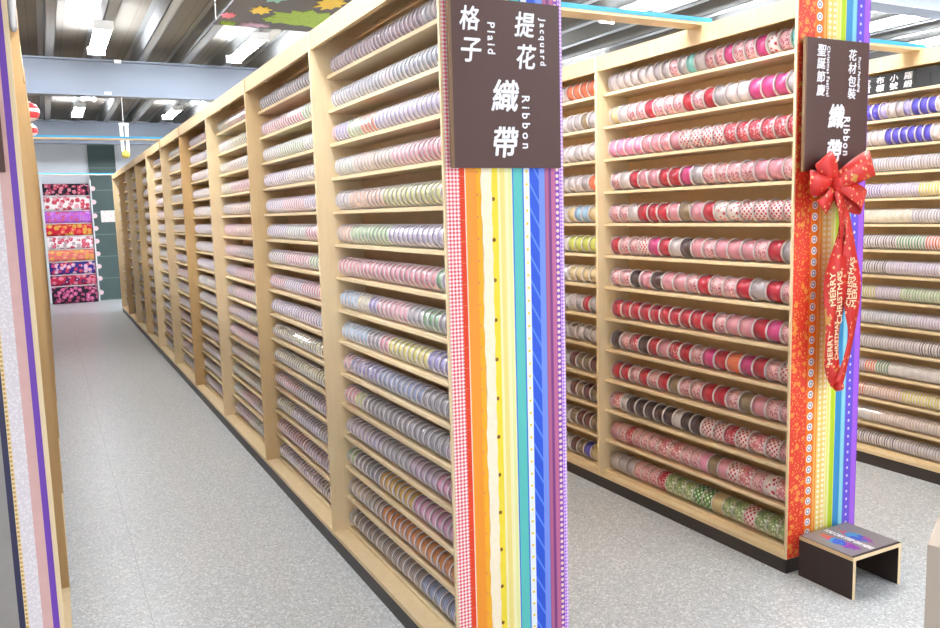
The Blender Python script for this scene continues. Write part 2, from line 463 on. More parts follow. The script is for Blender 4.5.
# ---- rainbow panel at the end of the long left rack (local x measured from X1)
PZ0, PZ1 = 0.065, 2.40
p1 = thing('end_panel', (X1, Y1+PT, 0), 'tall end panel of rainbow ribbon strips under the plaid and jacquard sign', 'end panel')
MB().box(-0.001, 0.415, -PT, 0, PZ0, PZ1).build('panel_board', M_EDGE, p1)
MB().box(0.02, 0.41, -PT+0.004, 0, 0, PZ0).build('kickboard', M_KICK, p1)
R1 = [  # x0, x1 (world), material, label
 (1.0525, 1.0965, rib_gingham('red_gingham', '#faf0f0', '#f3b0b0', '#e04a54', 0.0115), 'red and white gingham ribbon'),
 (1.0965, 1.1126, rib_ribbed('red_grosgrain', '#ee4a24', '#d83a1c', 0.008), 'bright red pleated ribbon'),
 (1.1126, 1.1157, plain('thin_white_braid', '#fbe3cf', 0.7), 'thin cream braid'),
 (1.1157, 1.1514, rib_diag('orange_satin', '#f28d16', '#f6a234', 0.011, 0.5), 'orange ribbon'),
 (1.1514, 1.1690, rib_dots('amber_dotted', '#f7b02a', '#ea7a6a', 0.066, 0.003, 1.1545-X1), 'amber ribbon with small pink dots'),
 (1.1690, 1.2035, rib_noise('cream_lace', '#f7e3bd', '#fff5e0', 70), 'wavy cream lace trim'),
 (1.2035, 1.2246, rib_dots('yellow_bees', '#f5dd3f', '#8a5a1a', 0.123, 0.0062, 1.2085-X1), 'yellow ribbon with small brown bees'),
 (1.2246, 1.2570, rib_edge('cream_yellow_grosgrain', '#f1df85', '#f7ecb4', 1.2246-X1, 1.2570-X1, 0.008), 'pale yellow grosgrain ribbon'),
 (1.2570, 1.2753, rib_edge('pale_lime_grosgrain', '#eceaa0', '#f4f2c4', 1.2570-X1, 1.2753-X1, 0.004), 'pale lime ribbon'),
 (1.2753, 1.3166, rib_edge('teal_blue_edge', '#5cc4bd', '#3f74cf', 1.2753-X1, 1.3166-X1, 0.005), 'teal ribbon with blue edges'),
 (1.3166, 1.3374, rib_dots('white_yellow_dots', '#eef4fa', '#f1d42c', 0.040, 0.0045, 1.327-X1), 'white ribbon with yellow dots'),
 (1.3374, 1.3710, rib_diag('royal_blue_striped', '#2456d8', '#5b8bee', 0.075, 0.16, 1.8), 'royal blue ribbon with slanting pale dashes'),
 (1.3710, 1.3930, plain('periwinkle_ribbon', '#7390ea', 0.5), 'periwinkle ribbon'),
 (1.3930, 1.4077, rib_edge('mauve_ribbon', '#b5648a', '#a04f7c', 1.3930-X1, 1.4077-X1, 0.002), 'mauve ribbon'),
 (1.4077, 1.4165, plain('plum_ribbon', '#7a3480', 0.5), 'narrow plum ribbon'),
 (1.4165, 1.4320, plain('rose_mauve_ribbon', '#c06692', 0.5), 'rose mauve ribbon'),
 (1.4320, 1.4480, rib_grid('violet_cream_dots', '#8a4ab8', '#f3d6c2', 0.016, 0.019, 0.0058), 'violet ribbon with cream dots'),
 (1.4480, 1.4620, rib_gingham('lilac_check', '#f0dcf8', '#d8b0f0', '#a868dc', 0.0115), 'lilac check ribbon'),
]
for i, (a, b, m, lb) in enumerate(R1):
    ribbon(p1, a-X1, b-X1, PZ0, PZ1, m, lb, th=0.0022+0.0004*(i % 3), yf=-PT, wavy=0.004 if 'lace' in lb else 0)

# ---- rainbow panel with the bow at the end of the middle rack
p2 = thing('end_panel', (X2, Y2+PT, 0), 'tall end panel of bright ribbon strips with a red bow and button ribbon', 'end panel')
MB().box(-0.001, 0.405, -PT, 0, 0.062, PZ1).build('panel_board', M_EDGE, p2)
MB().box(0.006, 0.41, -PT+0.004, 0, 0, 0.062).build('kickboard', M_KICK, p2)
R2 = [
 (2.5720, 2.6600, rib_gold('red_gold_leaf', '#e23c25', '#f5a94e', '#ea8a3c', 34), 'red ribbon with gold leaves and dots'),
 (2.6600, 2.7010, rib_rings('orange_buttons', '#ee7a22', 0.0445, 0.0155, 2.682-X2), 'orange ribbon with white button rings'),
 (2.7010, 2.7230, rib_edge('amber_stripe', '#f6b057', '#ee8a30', 2.7010-X2, 2.7230-X2, 0.006), 'amber striped ribbon'),
 (2.7230, 2.7760, rib_grid('gold_woven', '#f0cf72', '#fbf0cf', 0.0265, 0.022, 0.0075), 'gold woven ribbon with cream blocks'),
 (2.7760, 2.8000, rib_edge('pale_lemon', '#e8e07a', '#f2ecac', 2.7760-X2, 2.8000-X2, 0.006), 'pale lemon ribbon'),
 (2.8000, 2.8300, rib_edge('lime_ribbon', '#b9d421', '#d4e25a', 2.8000-X2, 2.8300-X2, 0.005), 'lime green ribbon'),
 (2.8300, 2.8650, plain('azure_ribbon', '#2f8dc9', 0.45), 'azure blue ribbon'),
 (2.8650, 2.8920, rib_edge('light_aqua_ribbon', '#8fd0e2', '#5fb6d6', 2.8650-X2, 2.8920-X2, 0.004), 'light aqua ribbon'),
 (2.8920, 2.9330, rib_dots('indigo_dotted', '#6a55d6', '#d9cdf6', 0.034, 0.0058, 2.914-X2), 'indigo ribbon with pale dots'),
 (2.9330, 2.9710, rib_edge('purple_satin', '#a35fe0', '#7d3fbf', 2.9330-X2, 2.9710-X2, 0.004), 'purple satin ribbon'),
]
for i, (a, b, m, lb) in enumerate(R2):
    ribbon(p2, a-X2, b-X2, 0.064, PZ1, m, lb, th=0.0022+0.0004*(i % 3), yf=-PT)

# ---- end panel at the left border
XP = -0.036
p3 = thing('end_panel', (XP, 2.19+TH, 0), 'tall end panel with white lace and purple ribbon at the left border', 'end panel')
MB().box(-0.41, 0.0, -TH, 0, 0.065, PZ1).build('panel_board', M_EDGE, p3)
k = NT('white_lace', 0.8, 0.2); o, x, y, z = xz(k)
v = k.voronoi(k.scaled(o, (1, 1, 1)), 150)
M_LACE = k.out(k.mix(k.math('LESS_THAN', v['Distance'], 0.42), '#ddd2d6', '#e9e1e3'))
R3 = [(-0.025, -0.011, plain('deep_purple_ribbon', '#6a36a8', 0.45), 'deep purple ribbon'),
      (-0.047, -0.025, rib_noise('dusty_pink_ribbon', '#d0a39c', '#dcb4ae', 40), 'dusty pink ribbon'),
      (-0.076, -0.047, M_LACE, 'white lace trim'),
      (-0.084, -0.076, rib_grid('gold_picot', '#e8d2a8', '#c79a4a', 0.007, 0.011, 0.003), 'gold picot edging'),
      (-0.097, -0.084, plain('navy_ribbon', '#231f45', 0.4), 'navy ribbon'),
      (-0.190, -0.097, rib_noise('grey_ribbon', '#8e8884', '#9c9691', 30), 'grey ribbon'),
      (-0.400, -0.190, rib_noise('beige_ribbon', '#b7a58e', '#c6b6a0', 30), 'beige ribbon')]
for i, (a, b, m, lb) in enumerate(R3):
    ribbon(p3, a, b, 0.067, PZ1, m, lb, th=0.0022+0.0004*(i % 3), yf=-TH)
t = thing('panel_sign', (XP-0.21, 2.19, 1.62), 'dark brown hanging sign cut off by the left border', 'sign')
MB().box(-0.18, 0.176, -0.016, -0.004, 0.0, 0.49).build('board', M_SIGN, t)
t = thing('rod_fitting', (XP+0.018, 2.19, 1.93), 'rounded grey metal rod end at the top of the left border panel', 'metal fitting')
prof = [(0.0, 0.001), (0.004, 0.006), (0.012, 0.0085), (0.45, 0.0085), (0.45, 0.001)]
MB().lathe_z(prof, (-0.008, -0.03, 0), 16).build('rod', M_CHROME, t, True)
MB().box(-0.012, -0.004, -0.022, -0.004, 0.30, 0.33).build('bracket', M_CHROME, t)

# ------------------------------------------------------------------ brown signs with brush lettering
def sign(x0, x1, z0, z1, y, label, tilt=0.0):
    t = thing('panel_sign', ((x0+x1)/2, y, z0), label, 'sign')
    h = (x1-x0)/2
    MB().box(-h, h, 0, 0.010, 0, z1-z0).build('board', M_SIGN, t)
    M_BR = plain('bronze_trim', '#7a5a3c', 0.5)
    MB().box(-h-0.0015, -h+0.007, -0.001, 0.010, 0, z1-z0).build('edge_trim', M_BR, t)
    def put(ch, px, pz, h_, w=0.0, rot=False, **kw):
        a = (px-(x0+x1)/2, -0.0004, pz-z0)
        if rot: return text_into(ch, h_, t, parent=t, at=a, ux=(0, 0, -1), uy=(1, 0, 0), weight=w, depth=0.0012, name='lettering', **kw)
        return text_into(ch, h_, t, parent=t, at=a, ux=(1, 0, 0), uy=(0, 0, 1), weight=w, depth=0.0012, name='lettering', **kw)
    return t, put
t, put = sign(1.066, 1.441, 1.629, 2.115, 2.160, 'brown hanging sign reading Plaid, Jacquard and Ribbon in white brush characters')
for ch, x, z, h_ in (('格', 1.133, 2.055, 0.066), ('子', 1.136, 1.966, 0.066), ('提', 1.317, 2.050, 0.070), ('花', 1.322, 1.957, 0.070),
                     ('織', 1.246, 1.841, 0.090), ('帶', 1.246, 1.705, 0.088)):
    put(ch, x, z, h_, 0.022, shear=0.14, sx=0.92)
put('Plaid', 1.203, 2.003, 0.024, 0.030, True, spacing=1.40)
put('Jacquard', 1.378, 2.004, 0.0255, 0.030, True, spacing=1.42)
put('Ribbon', 1.317, 1.765, 0.026, 0.030, True, spacing=1.55)
t, put = sign(2.577, 2.931, 1.620, 2.116, 2.214, 'brown hanging sign behind the red bow, reading Christmas Festival and Floral Packaging')
for i, ch in enumerate('聖誕節慶'): put(ch, 2.662, (2.072, 2.024, 1.975, 1.925)[i], 0.041, 0.022, shear=0.1, sx=1.05)
for i, ch in enumerate('花材包裝'): put(ch, 2.836, (2.064, 2.015, 1.966, 1.919)[i], 0.041, 0.022, shear=0.1, sx=1.05)
put('織', 2.752, 1.830, 0.088, 0.03, shear=0.12, sx=0.9); put('帶', 2.747, 1.697, 0.086, 0.03, shear=0.12, sx=0.9)
put('Christmas Festival', 2.700, 1.996, 0.016, 0.03, True, spacing=1.1)
put('Floral Packaging', 2.874, 1.992, 0.017, 0.03, True, spacing=1.1)
put('Ribbon', 2.813, 1.755, 0.034, 0.04, True, spacing=1.3, sx=0.85)

# ------------------------------------------------------------------ red bow with long tails
k = NT('red_bow_ribbon', 0.4, 0.5); o = k.coords()
v = k.voronoi(o, 42); n = k.noise(o, 16); w = k.voronoi(o, 21)
c = k.mix(k.math('LESS_THAN', v['Distance'], 0.24), '#cc251e', '#f0b07a')
c = k.mix(k.math('GREATER_THAN', n, 0.66), c, '#c98a3a')
M_BOW = k.out(c)
M_GOLDL = plain('cream_print', '#f3d9b0', 0.5)
KN = Vector((2.689, 2.188, 1.570))
bow = thing('ribbon_bow', (KN.x, KN.y, KN.z), 'large red bow with gold print and long looped tails on the right end panel', 'bow')
def loop(u, L, wmax, depth, lift=0.0, n=28):
    u = Vector((u[0], 0, u[1])).normalized(); pw = Vector((-u.z, 0, u.x)); pts = []; ws = []
    for i in range(n+1):
        t = i/n; a = 2*PI*t
        r = L*(1-math.cos(a))/2
        pts.append(u*r + Vector((0, -depth*0.5*(1+math.sin(a)*0.9)-lift*math.sin(PI*t), 0)) + pw*(0.012*math.sin(a)))
        ws.append((pw+Vector((0, 0.25*math.sin(a), 0)))*(wmax*0.5*(0.22+0.78*math.sin(PI*t)**0.8)))
    MB().strip(pts, ws, 0.0016).build('loop', M_BOW, bow, True)
loop((0.20, 0.075), 0.225, 0.105, 0.040, 0.006)
loop((0.18, -0.075), 0.195, 0.095, 0.034, 0.0)
loop((-0.055, 0.090), 0.115, 0.095, 0.034, 0.004)
loop((-0.13, 0.006), 0.125, 0.085, 0.034, 0.004)
MB().lathe_y([(-0.03, 0.002), (-0.028, 0.014), (-0.012, 0.024), (0.008, 0.022), (0.018, 0.012), (0.02, 0.002)], (0, -0.032, 0.0), 16).build('knot', M_BOW, bow, True)
def tail(pts, wds, y0=-0.004, name='tail'):
    """hanging ribbon: world (x,z) points, widths along the panel plane"""
    # resample smoothly
    P = []; Wd = []
    n = len(pts)
    for i in range(n-1):
        for j in range(6):
            t = j/6
            p0 = pts[max(i-1, 0)]; p1_ = pts[i]; p2_ = pts[i+1]; p3_ = pts[min(i+2, n-1)]
            cr = lambda a, b, c, d: 0.5*((2*b)+(-a+c)*t+(2*a-5*b+4*c-d)*t*t+(-a+3*b-3*c+d)*t**3)
            P.append((cr(p0[0], p1_[0], p2_[0], p3_[0]), cr(p0[1], p1_[1], p2_[1], p3_[1]))); Wd.append(wds[i]*(1-t)+wds[i+1]*t)
    P.append(pts[-1]); Wd.append(wds[-1])
    V = []; ws = []
    for i, p in enumerate(P):
        a = P[max(i-1, 0)]; b = P[min(i+1, len(P)-1)]
        d = Vector((b[0]-a[0], 0, b[1]-a[1])).normalized(); nrm = Vector((-d.z, 0, d.x))
        tw = 0.25*math.sin(i*0.22)
        V.append((p[0]-KN.x, y0-0.012*math.sin(PI*i/len(P)), p[1]-KN.z)); ws.append((nrm*math.cos(tw)+Vector((0, math.sin(tw), 0)))*(Wd[i]/2))
    return MB().strip(V, ws, 0.0016).build(name, M_BOW, bow, True)
tail([(2.690, 1.560), (2.660, 1.525), (2.622, 1.480)], [0.03, 0.065, 0.085], -0.022)
tail([(2.692, 1.560), (2.716, 1.50), (2.735, 1.36)], [0.035, 0.070, 0.018], -0.024)
tail([(2.700, 1.555), (2.752, 1.46), (2.748, 1.37), (2.730, 1.27), (2.718, 1.19), (2.716, 1.09), (2.712, 0.98), (2.718, 0.87), (2.752, 0.775)],
     [0.03, 0.05, 0.055, 0.085, 0.105, 0.125, 0.115, 0.090, 0.045], -0.008)
tail([(2.705, 1.560), (2.765, 1.47), (2.785, 1.38), (2.787, 1.28), (2.800, 1.18), (2.812, 1.06), (2.812, 0.965), (2.788, 0.865), (2.755, 0.778)],
     [0.03, 0.04, 0.050, 0.075, 0.092, 0.085, 0.050, 0.036, 0.045], -0.014)
MB().lathe_y([(-0.022, 0.002), (-0.02, 0.014), (0, 0.022), (0.012, 0.016), (0.014, 0.002)], (2.757-KN.x, -0.012, 0.772-KN.z), 14).build('lower_knot', M_BOW, bow, True)
def bow_text(body, x, z, h_, up, y=-0.030):
    text_into(body, h_, None, parent=bow, at=(x-KN.x, y, z-KN.z), ux=up, uy=(-up[2], 0, up[0]), weight=0.02, mat=M_GOLDL, depth=0.001, name='lettering')
bow_text('MERRY', 2.695, 1.165, 0.030, (-0.06, 0, 0.99), -0.0265)
bow_text('CHRISTMAS', 2.735, 1.13, 0.028, (-0.03, 0, 0.99), -0.0265)
bow_text('MERRY', 2.690, 0.93, 0.028, (-0.03, 0, 0.99), -0.0250)
bow_text('CHRISTMAS', 2.726, 0.960, 0.021, (-0.03, 0, 0.99), -0.0250)
bow_text('MERRY', 2.816, 1.15, 0.028, (0.1, 0, 0.99), -0.0310)
bow_text('CHRISTMAS', 2.789, 1.19, 0.026, (0.1, 0, 0.99), -0.0310)

# ------------------------------------------------------------------ step stool with a printed mat
st = thing('step_stool', (2.745, 2.09, 0), 'low dark brown plywood step stool with a printed grey top beside the bow panel', 'step stool')
SX, SD, SH = 0.140, 0.125, 0.168
def panel_dark(x0, x1, y0, y1, z0, z1, name):
    o = MB().box(x0, x1, y0, y1, z0, z1).build(name, [M_DARK, M_EDGE], st)
    for p in o.data.polygons:                       # cut front and back edges show bare ply
        if abs(p.normal.y) > 0.9: p.material_index = 1
    return o
panel_dark(-SX, -SX+0.016, -SD, SD, 0, SH-0.016, 'side_panel')
panel_dark(SX-0.016, SX, -SD, SD, 0, SH-0.016, 'side_panel')
o = MB().box(-SX, SX, -SD, SD, SH-0.016, SH).build('top_panel', [M_DARK, M_EDGE, M_WOOD2], st)
for p in o.data.polygons:
    if abs(p.normal.y) > 0.9: p.material_index = 1
    elif abs(p.normal.x) > 0.9: p.material_index = 2
k = NT('printed_grey_mat', 0.35, 0.5); o = k.coords(); x_, y_, z_ = k.xyz(o)
ax = k.math('ABSOLUTE', k.math('ADD', x_, 0.010))
blob = k.math('ADD', k.math('POWER', k.math('DIVIDE', k.math('SUBTRACT', ax, 0.052), 0.034), 2), k.math('POWER', k.math('DIVIDE', y_, 0.098), 2))
n = k.noise(o, 38, 1)
inside = k.math('LESS_THAN', k.math('ADD', blob, k.math('MULTIPLY', n, 1.6)), 1.5)
yy = k.math('ADD', y_, k.math('MULTIPLY', k.math('SUBTRACT', k.noise(o, 30, 0), 0.5), 0.10))
ramp = k.mix(k.math('GREATER_THAN', yy, -0.045), '#8a35a8', '#b04aa0')
ramp = k.mix(k.math('GREATER_THAN', yy, -0.030), ramp, '#3f5fd0')
ramp = k.mix(k.math('GREATER_THAN', yy, 0.005), ramp, '#3f9fd0')
ramp = k.mix(k.math('GREATER_THAN', yy, 0.040), ramp, '#c84f86')
ramp = k.mix(k.math('GREATER_THAN', yy, 0.058), ramp, '#d85a40')
ramp = k.mix(k.dots(x_, y_, 0.104, 0.10, 0.008, 0.596, 0.35), ramp, '#e8e06a')
M_MAT = k.out(k.mix(inside, '#8b8587', ramp))
mat_o = MB().box(-SX+0.004, SX-0.004, -SD+0.012, SD-0.004, SH, SH+0.0015).build('printed_mat', M_MAT, st); mat_o['label'] = 'grey printed mat with colourful blots and white words'
text_into('YOU CAN STEP ON HERE', 0.024, None, parent=st, at=(-0.010, 0.0, SH+0.0017), ux=(0, -1, 0), uy=(1, 0, 0), weight=0.03, name='lettering', sx=0.56)

# ------------------------------------------------------------------ ribbon spools and rolls
def uvmat(name, fn, rough=0.32, coat=0.5):
    k = NT(name, rough, 0.5, coat); o = k.coords('UV'); x, y, z = k.xyz(o)
    return k.out(fn(k, o, x, y))
def plain_s(col, col2=None):
    def fn(k, o, x, y): return k.mix(k.noise(k.scaled(o, (60, 400, 1)), 1.0), col, col2 or col)
    return fn
def blot(base, a, sc, th, b=None):
    def fn(k, o, x, y):
        v = k.voronoi(o, sc); c = k.mix(k.math('LESS_THAN', v['Distance'], th), base, a)
        if b: c = k.mix(k.math('GREATER_THAN', k.noise(o, sc*0.8), 0.6), c, b)
        return c
    return fn
def dotm(base, a, p, r):
    def fn(k, o, x, y): return k.mix(k.math('MAXIMUM', k.dots(x, y, p, p, r), k.dots(x, y, p, p, r, 0.5, 0.5)), base, a)
    return fn
def diagm(base, a, p, duty):
    def fn(k, o, x, y): return k.mix(k.stripe(k.math('ADD', x, y), p, duty), base, a)
    return fn
def bandm(base, a, p, duty):
    def fn(k, o, x, y): return k.mix(k.stripe(y, p, duty), base, a)
    return fn
SP = {
 'W': (uvmat('silver_white_ribbon', plain_s('#bdb2b6', '#d0c7c9')), 'silver white'),
 'S': (uvmat('silver_grey_ribbon', plain_s('#9b9299', '#b4acb0')), 'silver grey'),
 'P': (uvmat('pink_print_ribbon', blot('#d6a8ae', '#a63e56', 95, 0.36)), 'pink printed'),
 'R': (uvmat('red_satin_ribbon', plain_s('#a81c34', '#b92a40')), 'red satin'),
 'r': (uvmat('red_white_print', blot('#b23346', '#dcb6bb', 110, 0.36)), 'red and white printed'),
 'M': (uvmat('magenta_satin_ribbon', plain_s('#b52d6e', '#c64583')), 'magenta satin'),
 'K': (uvmat('dark_brown_ribbon', plain_s('#3d2a30', '#4d383c')), 'dark brown'),
 'D': (uvmat('white_red_dots', dotm('#dccccb', '#b4324a', 0.024, 0.0058)), 'white red-dotted'),
 'H': (uvmat('white_red_hearts', blot('#dfd2d1', '#bc2840', 48, 0.36)), 'white red-heart printed'),
 'L': (uvmat('light_pink_ribbon', plain_s('#c27c8c', '#d2939f')), 'light pink satin'),
 'T': (uvmat('turquoise_ribbon', plain_s('#6fbdb9', '#8accc8')), 'turquoise'),
 'C': (uvmat('cream_gold_ribbon', bandm('#d8c79d', '#b79d62', 0.010, 0.4)), 'cream and gold'),
 'B': (uvmat('olive_brown_ribbon', plain_s('#7c6852', '#8f7b62')), 'olive brown'),
 'O': (uvmat('coral_orange_ribbon', plain_s('#cf5f3c', '#de7a58')), 'coral orange'),
 'Q': (uvmat('hot_pink_weave', diagm('#d4709f', '#e6a9c4', 0.010, 0.5)), 'hot pink woven'),
 'F': (uvmat('pink_lace_ribbon', blot('#cf7f8a', '#f0dcd8', 75, 0.42, '#b3505f')), 'pink lace-patterned'),
 'G': (uvmat('green_print_ribbon', blot('#8fa070', '#dfe2c4', 80, 0.40, '#5f8a50')), 'green printed'),
 'g': (uvmat('dark_green_dotted', dotm('#3f7d45', '#cfe0c0', 0.026, 0.0055)), 'dark green dotted'),
 'N': (uvmat('maroon_ribbon', plain_s('#5f2a2e', '#713a38')), 'maroon'),
 'U': (uvmat('royal_blue_spool_ribbon', plain_s('#4338b4', '#5a50c6')), 'royal blue'),
 'V': (uvmat('lavender_spool_ribbon', plain_s('#8f84c4', '#aaa0d4')), 'lavender'),
 'Y': (uvmat('lime_spool_ribbon', plain_s('#b5bb45', '#c6cb64')), 'lime green'),
 'A': (uvmat('sky_blue_spool_ribbon', plain_s('#7fa8cc', '#9abcda')), 'sky blue'),
}
def lathe_uv(prof, n, mats, name, R, smooth=True):
    """spool part about the y axis, centre at z=R; UV = (arc length, y) in metres"""
    m = MB().lathe_y(prof, (0, 0, R), n, closed=True)
    me = m.mesh(name, mats, False)
    uv = me.uv_layers.new(name='wrap')
    for p in me.polygons:
        us = []
        for li in p.loop_indices:
            co = me.vertices[me.loops[li].vertex_index].co
            us.append((math.atan2(co.x, co.z-R), li, co.y))
        mx = max(u[0] for u in us)
        for a, li, yy in us:
            if mx-a > PI: a += 2*PI
            uv.data[li].uv = (a*0.045, yy)
    if smooth:
        for p in me.polygons:
            if abs(p.normal.y) < 0.5: p.use_smooth = True
    return me
RS = 0.050
_cache = {}
def spool_parts(code, w, rr, fl):
    key = (code, round(w, 3), round(rr, 4), fl)
    if key not in _cache:
        e = 0.0025
        rib = lathe_uv([(e, 0.014), (e, rr), (w-e, rr), (w-e, 0.014)], 28, SP[code][0], 'ribbon', RS)
        _cache[key] = rib
    if ('f', fl) not in _cache:
        _cache[('f', fl)] = lathe_uv([(0, 0.012), (0, fl-0.001), (0.0008, fl), (0.0017, fl), (0.0025, fl-0.001), (0.0025, 0.012)], 28, M_RIM, 'flange', RS)
    return _cache[key], _cache[('f', fl)]
def spool(code, x, y, w, z, label, group, flange=True, dark=False):
    """wide spool lying on its side, axis along y, occupying y..y+w, standing on z"""
    fl = RS if flange else RS
    rr = RS-(0.0055+0.001*random.choice((0, 1, 2))) if flange else RS-0.0012
    rib, flg = spool_parts(code, round(w, 3), rr, fl)
    t = thing('ribbon_spool', (x, y, z+0.0006), label, 'ribbon spool', group)
    place(rib, 'ribbon', t); place(flg, 'flange', t); place(flg, 'flange', t, (0, w-0.0025, 0))
    return t

ROWS2 = [  # far (left) to near (right)
 'WWWWWWSSPSTWPPMPPMHPT', 'CWPPRPPPRPRSWWMMMS', 'QQQQLLLLDDDDrrrrrr', 'PWRLLRRMSPPPPLLP', 'PPWRRRLBLRHHDDDD',
 'RPPDMRWKLPLLLPRS', 'PPKLKLLPRPPRSRP', 'RRRRRRRRRRPLLRMP', 'KPrKRLrRPMROMRPD', 'RRPRPRBPPRRPBLPP',
 'FWKKKKKWKKDDrDFDP', 'LPrPPPFFPPQBLDFPHF', 'SSSPPPrGGGggCGGDGGG']
x2c = X2+0.042+RS+0.004
for r, row in enumerate(ROWS2):
    z = (B2+[0.078+0.012])[r]; n = len(row); y1_ = 3.505; y0_ = 2.259
    left_pad = 0.02+0.03*random.random()
    tot = y1_-left_pad-y0_
    ws = [random.uniform(0.94, 1.06)*(1.35 if c in 'Ff' and r > 9 else 0.72 if c in 'W' and r > 9 else 1) for c in row]; s_ = sum(ws); ws = [w*(tot-0.0006*n)/s_ for w in ws]
    y = y1_-left_pad
    for i, c in enumerate(row):
        w = math.floor(ws[i]*1000)/1000
        y -= w
        spool(c, x2c, y, w, z, '%s ribbon spool, %s from left, %s shelf down, bow-panel rack' % (SP[c][1], nth(i), ORD[r]),
              'wide spools on the middle rack', flange=r < 11)
        y -= 0.0006
ROWS2B = ['OOOOO', 'BSBSS', 'WWWSW', 'OOSWW', 'SCAAC', 'LYYYY', 'CCCCC', 'SSRSW', 'WWSWS', 'MNBBN', 'BBNBN', 'NBNNB', 'BCUBN']
for r, row in enumerate(ROWS2B):       # near end of the bay behind the gap
    z = (B2+[0.078+0.012])[r]; y = 3.531
    for i, c in enumerate(row):
        w = 0.066
        spool(c, x2c, y, w, z, '%s ribbon spool right of rainbow panel, %s from the post, %s shelf down' % (SP[c][1], nth(i), ORD[r]),
              'wide spools in the second bay of the middle rack')
        y += w+0.0006
# wide blue spools on two upper shelves of the right rack
ROWS3W = [(1, 'WVUUVWSVUUUWSVSSVVVWUU'), (2, 'WSSWWUUUUUUWWWSSUUUSS')]
x3c = X3+0.040+RS+0.004
for r, row in ROWS3W:
    y = 3.24
    for i, c in enumerate(row[:12]):
        w = 0.046 if r == 1 else 0.044
        y -= w
        spool(c, x3c, y, w, B3[r], '%s ribbon spool, %s from left, %s shelf down, right rack' % (SP[c][1], nth(i), ORD[r]),
              'wide spools on the right rack')
        y -= 0.0008

# ---- narrow rolls
NC = {  # colour name: (colour, contrast band, words)
 'mauve': ('#b292b0', '#c6aec4', 'mauve'), 'greyblue': ('#98a4b8', '#b9c2d0', 'grey-blue'), 'pink': ('#d894a2', '#ecbec4', 'pale pink'),
 'purple': ('#8a80bc', '#ada4d0', 'purple'), 'green': ('#8fb27c', '#b4cca2', 'sage green'), 'orange': ('#d9714a', '#e89a76', 'orange'),
 'lavender': ('#aea3c6', '#c9c0d8', 'lavender grey'), 'mint': ('#b4c4bd', '#d0d9d2', 'mint white'), 'beige': ('#c4ab9a', '#d8c6b6', 'beige'),
 'rose': ('#c97486', '#e3a8b0', 'rose'), 'peach': ('#cfa088', '#e0bda8', 'peach'), 'lime': ('#b0b06c', '#cbc992', 'olive lime'),
 'dark': ('#67636e', '#c6c0c6', 'dark grey striped'), 'cream': ('#d6cbae', '#e6dec8', 'cream'), 'sky': ('#92b4d8', '#bcd0e4', 'pale blue'),
 'yellow': ('#d3c35e', '#e3d88e', 'yellow'), 'red': ('#c9604f', '#e09a8e', 'salmon red'), 'deepgreen': ('#5f8a66', '#9ab89c', 'deep green'),
 'mustard': ('#c4902f', '#d8ad5e', 'mustard'), 'magenta': ('#c277a0', '#dba2c0', 'magenta pink'), 'tan': ('#b09a84', '#c8b6a2', 'tan'),
 'rust': ('#c46a2a', '#d98d55', 'rust orange'), 'brown': ('#75605a', '#c9bdb8', 'brown and white'), 'blue': ('#6f7fb0', '#b7bcd0', 'blue and white'),
 'white': ('#c9c4c4', '#dedad8', 'white'), 'olive': ('#8c8648', '#aea76c', 'olive'), 'grey': ('#9d969e', '#c4bec4', 'grey'),
 'shaded_mauve': ('#84687c', '#a68e9c', 'shaded mauve'), 'slate': ('#747b8a', '#989da9', 'shaded grey-blue'),  # mauve and grey-blue darkened to paint the shade on the top shelves
 'black': ('#3c3a42', '#b9b6ba', 'black and white striped'),
}
def pale(h, f=0.13):  # lightens the colour to stand in for hazy reflections off the wrap
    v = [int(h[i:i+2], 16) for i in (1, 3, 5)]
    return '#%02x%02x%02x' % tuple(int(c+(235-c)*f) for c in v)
NM = {}
for kx, (a, b, wd_) in NC.items():
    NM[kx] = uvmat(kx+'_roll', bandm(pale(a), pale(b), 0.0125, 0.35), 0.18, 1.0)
NKEYS = list(NC)
RN = 0.042; WN = 0.045
def roll_mesh(key, w):
    kk = ('n', key, w)
    if kk not in _cache:
        rib = lathe_uv([(0.003, 0.015), (0.003, RN-0.0025), (w-0.003, RN-0.0025), (w-0.003, 0.015)], 24, NM[key], 'ribbon', RN)
        _cache[kk] = rib
        if ('nr', w) not in _cache:
            m = MB().lathe_y([(0, 0.012), (0, RN-0.001), (0.0008, RN), (0.0022, RN), (0.003, RN-0.001), (0.003, 0.012)], (0, 0, RN), 24, closed=True)
            _cache[('nr', w)] = m.mesh('rim', M_RIM2, False)
    return _cache[kk], _cache[('nr', w)]
def expand(spec, n):
    """[(colour, share)...] -> list of n colours"""
    tot = sum(s for _, s in spec); out = []; acc = 0
    for c, s in spec:
        acc += s
        while len(out) < round(n*acc/tot): out.append(c)
    return out
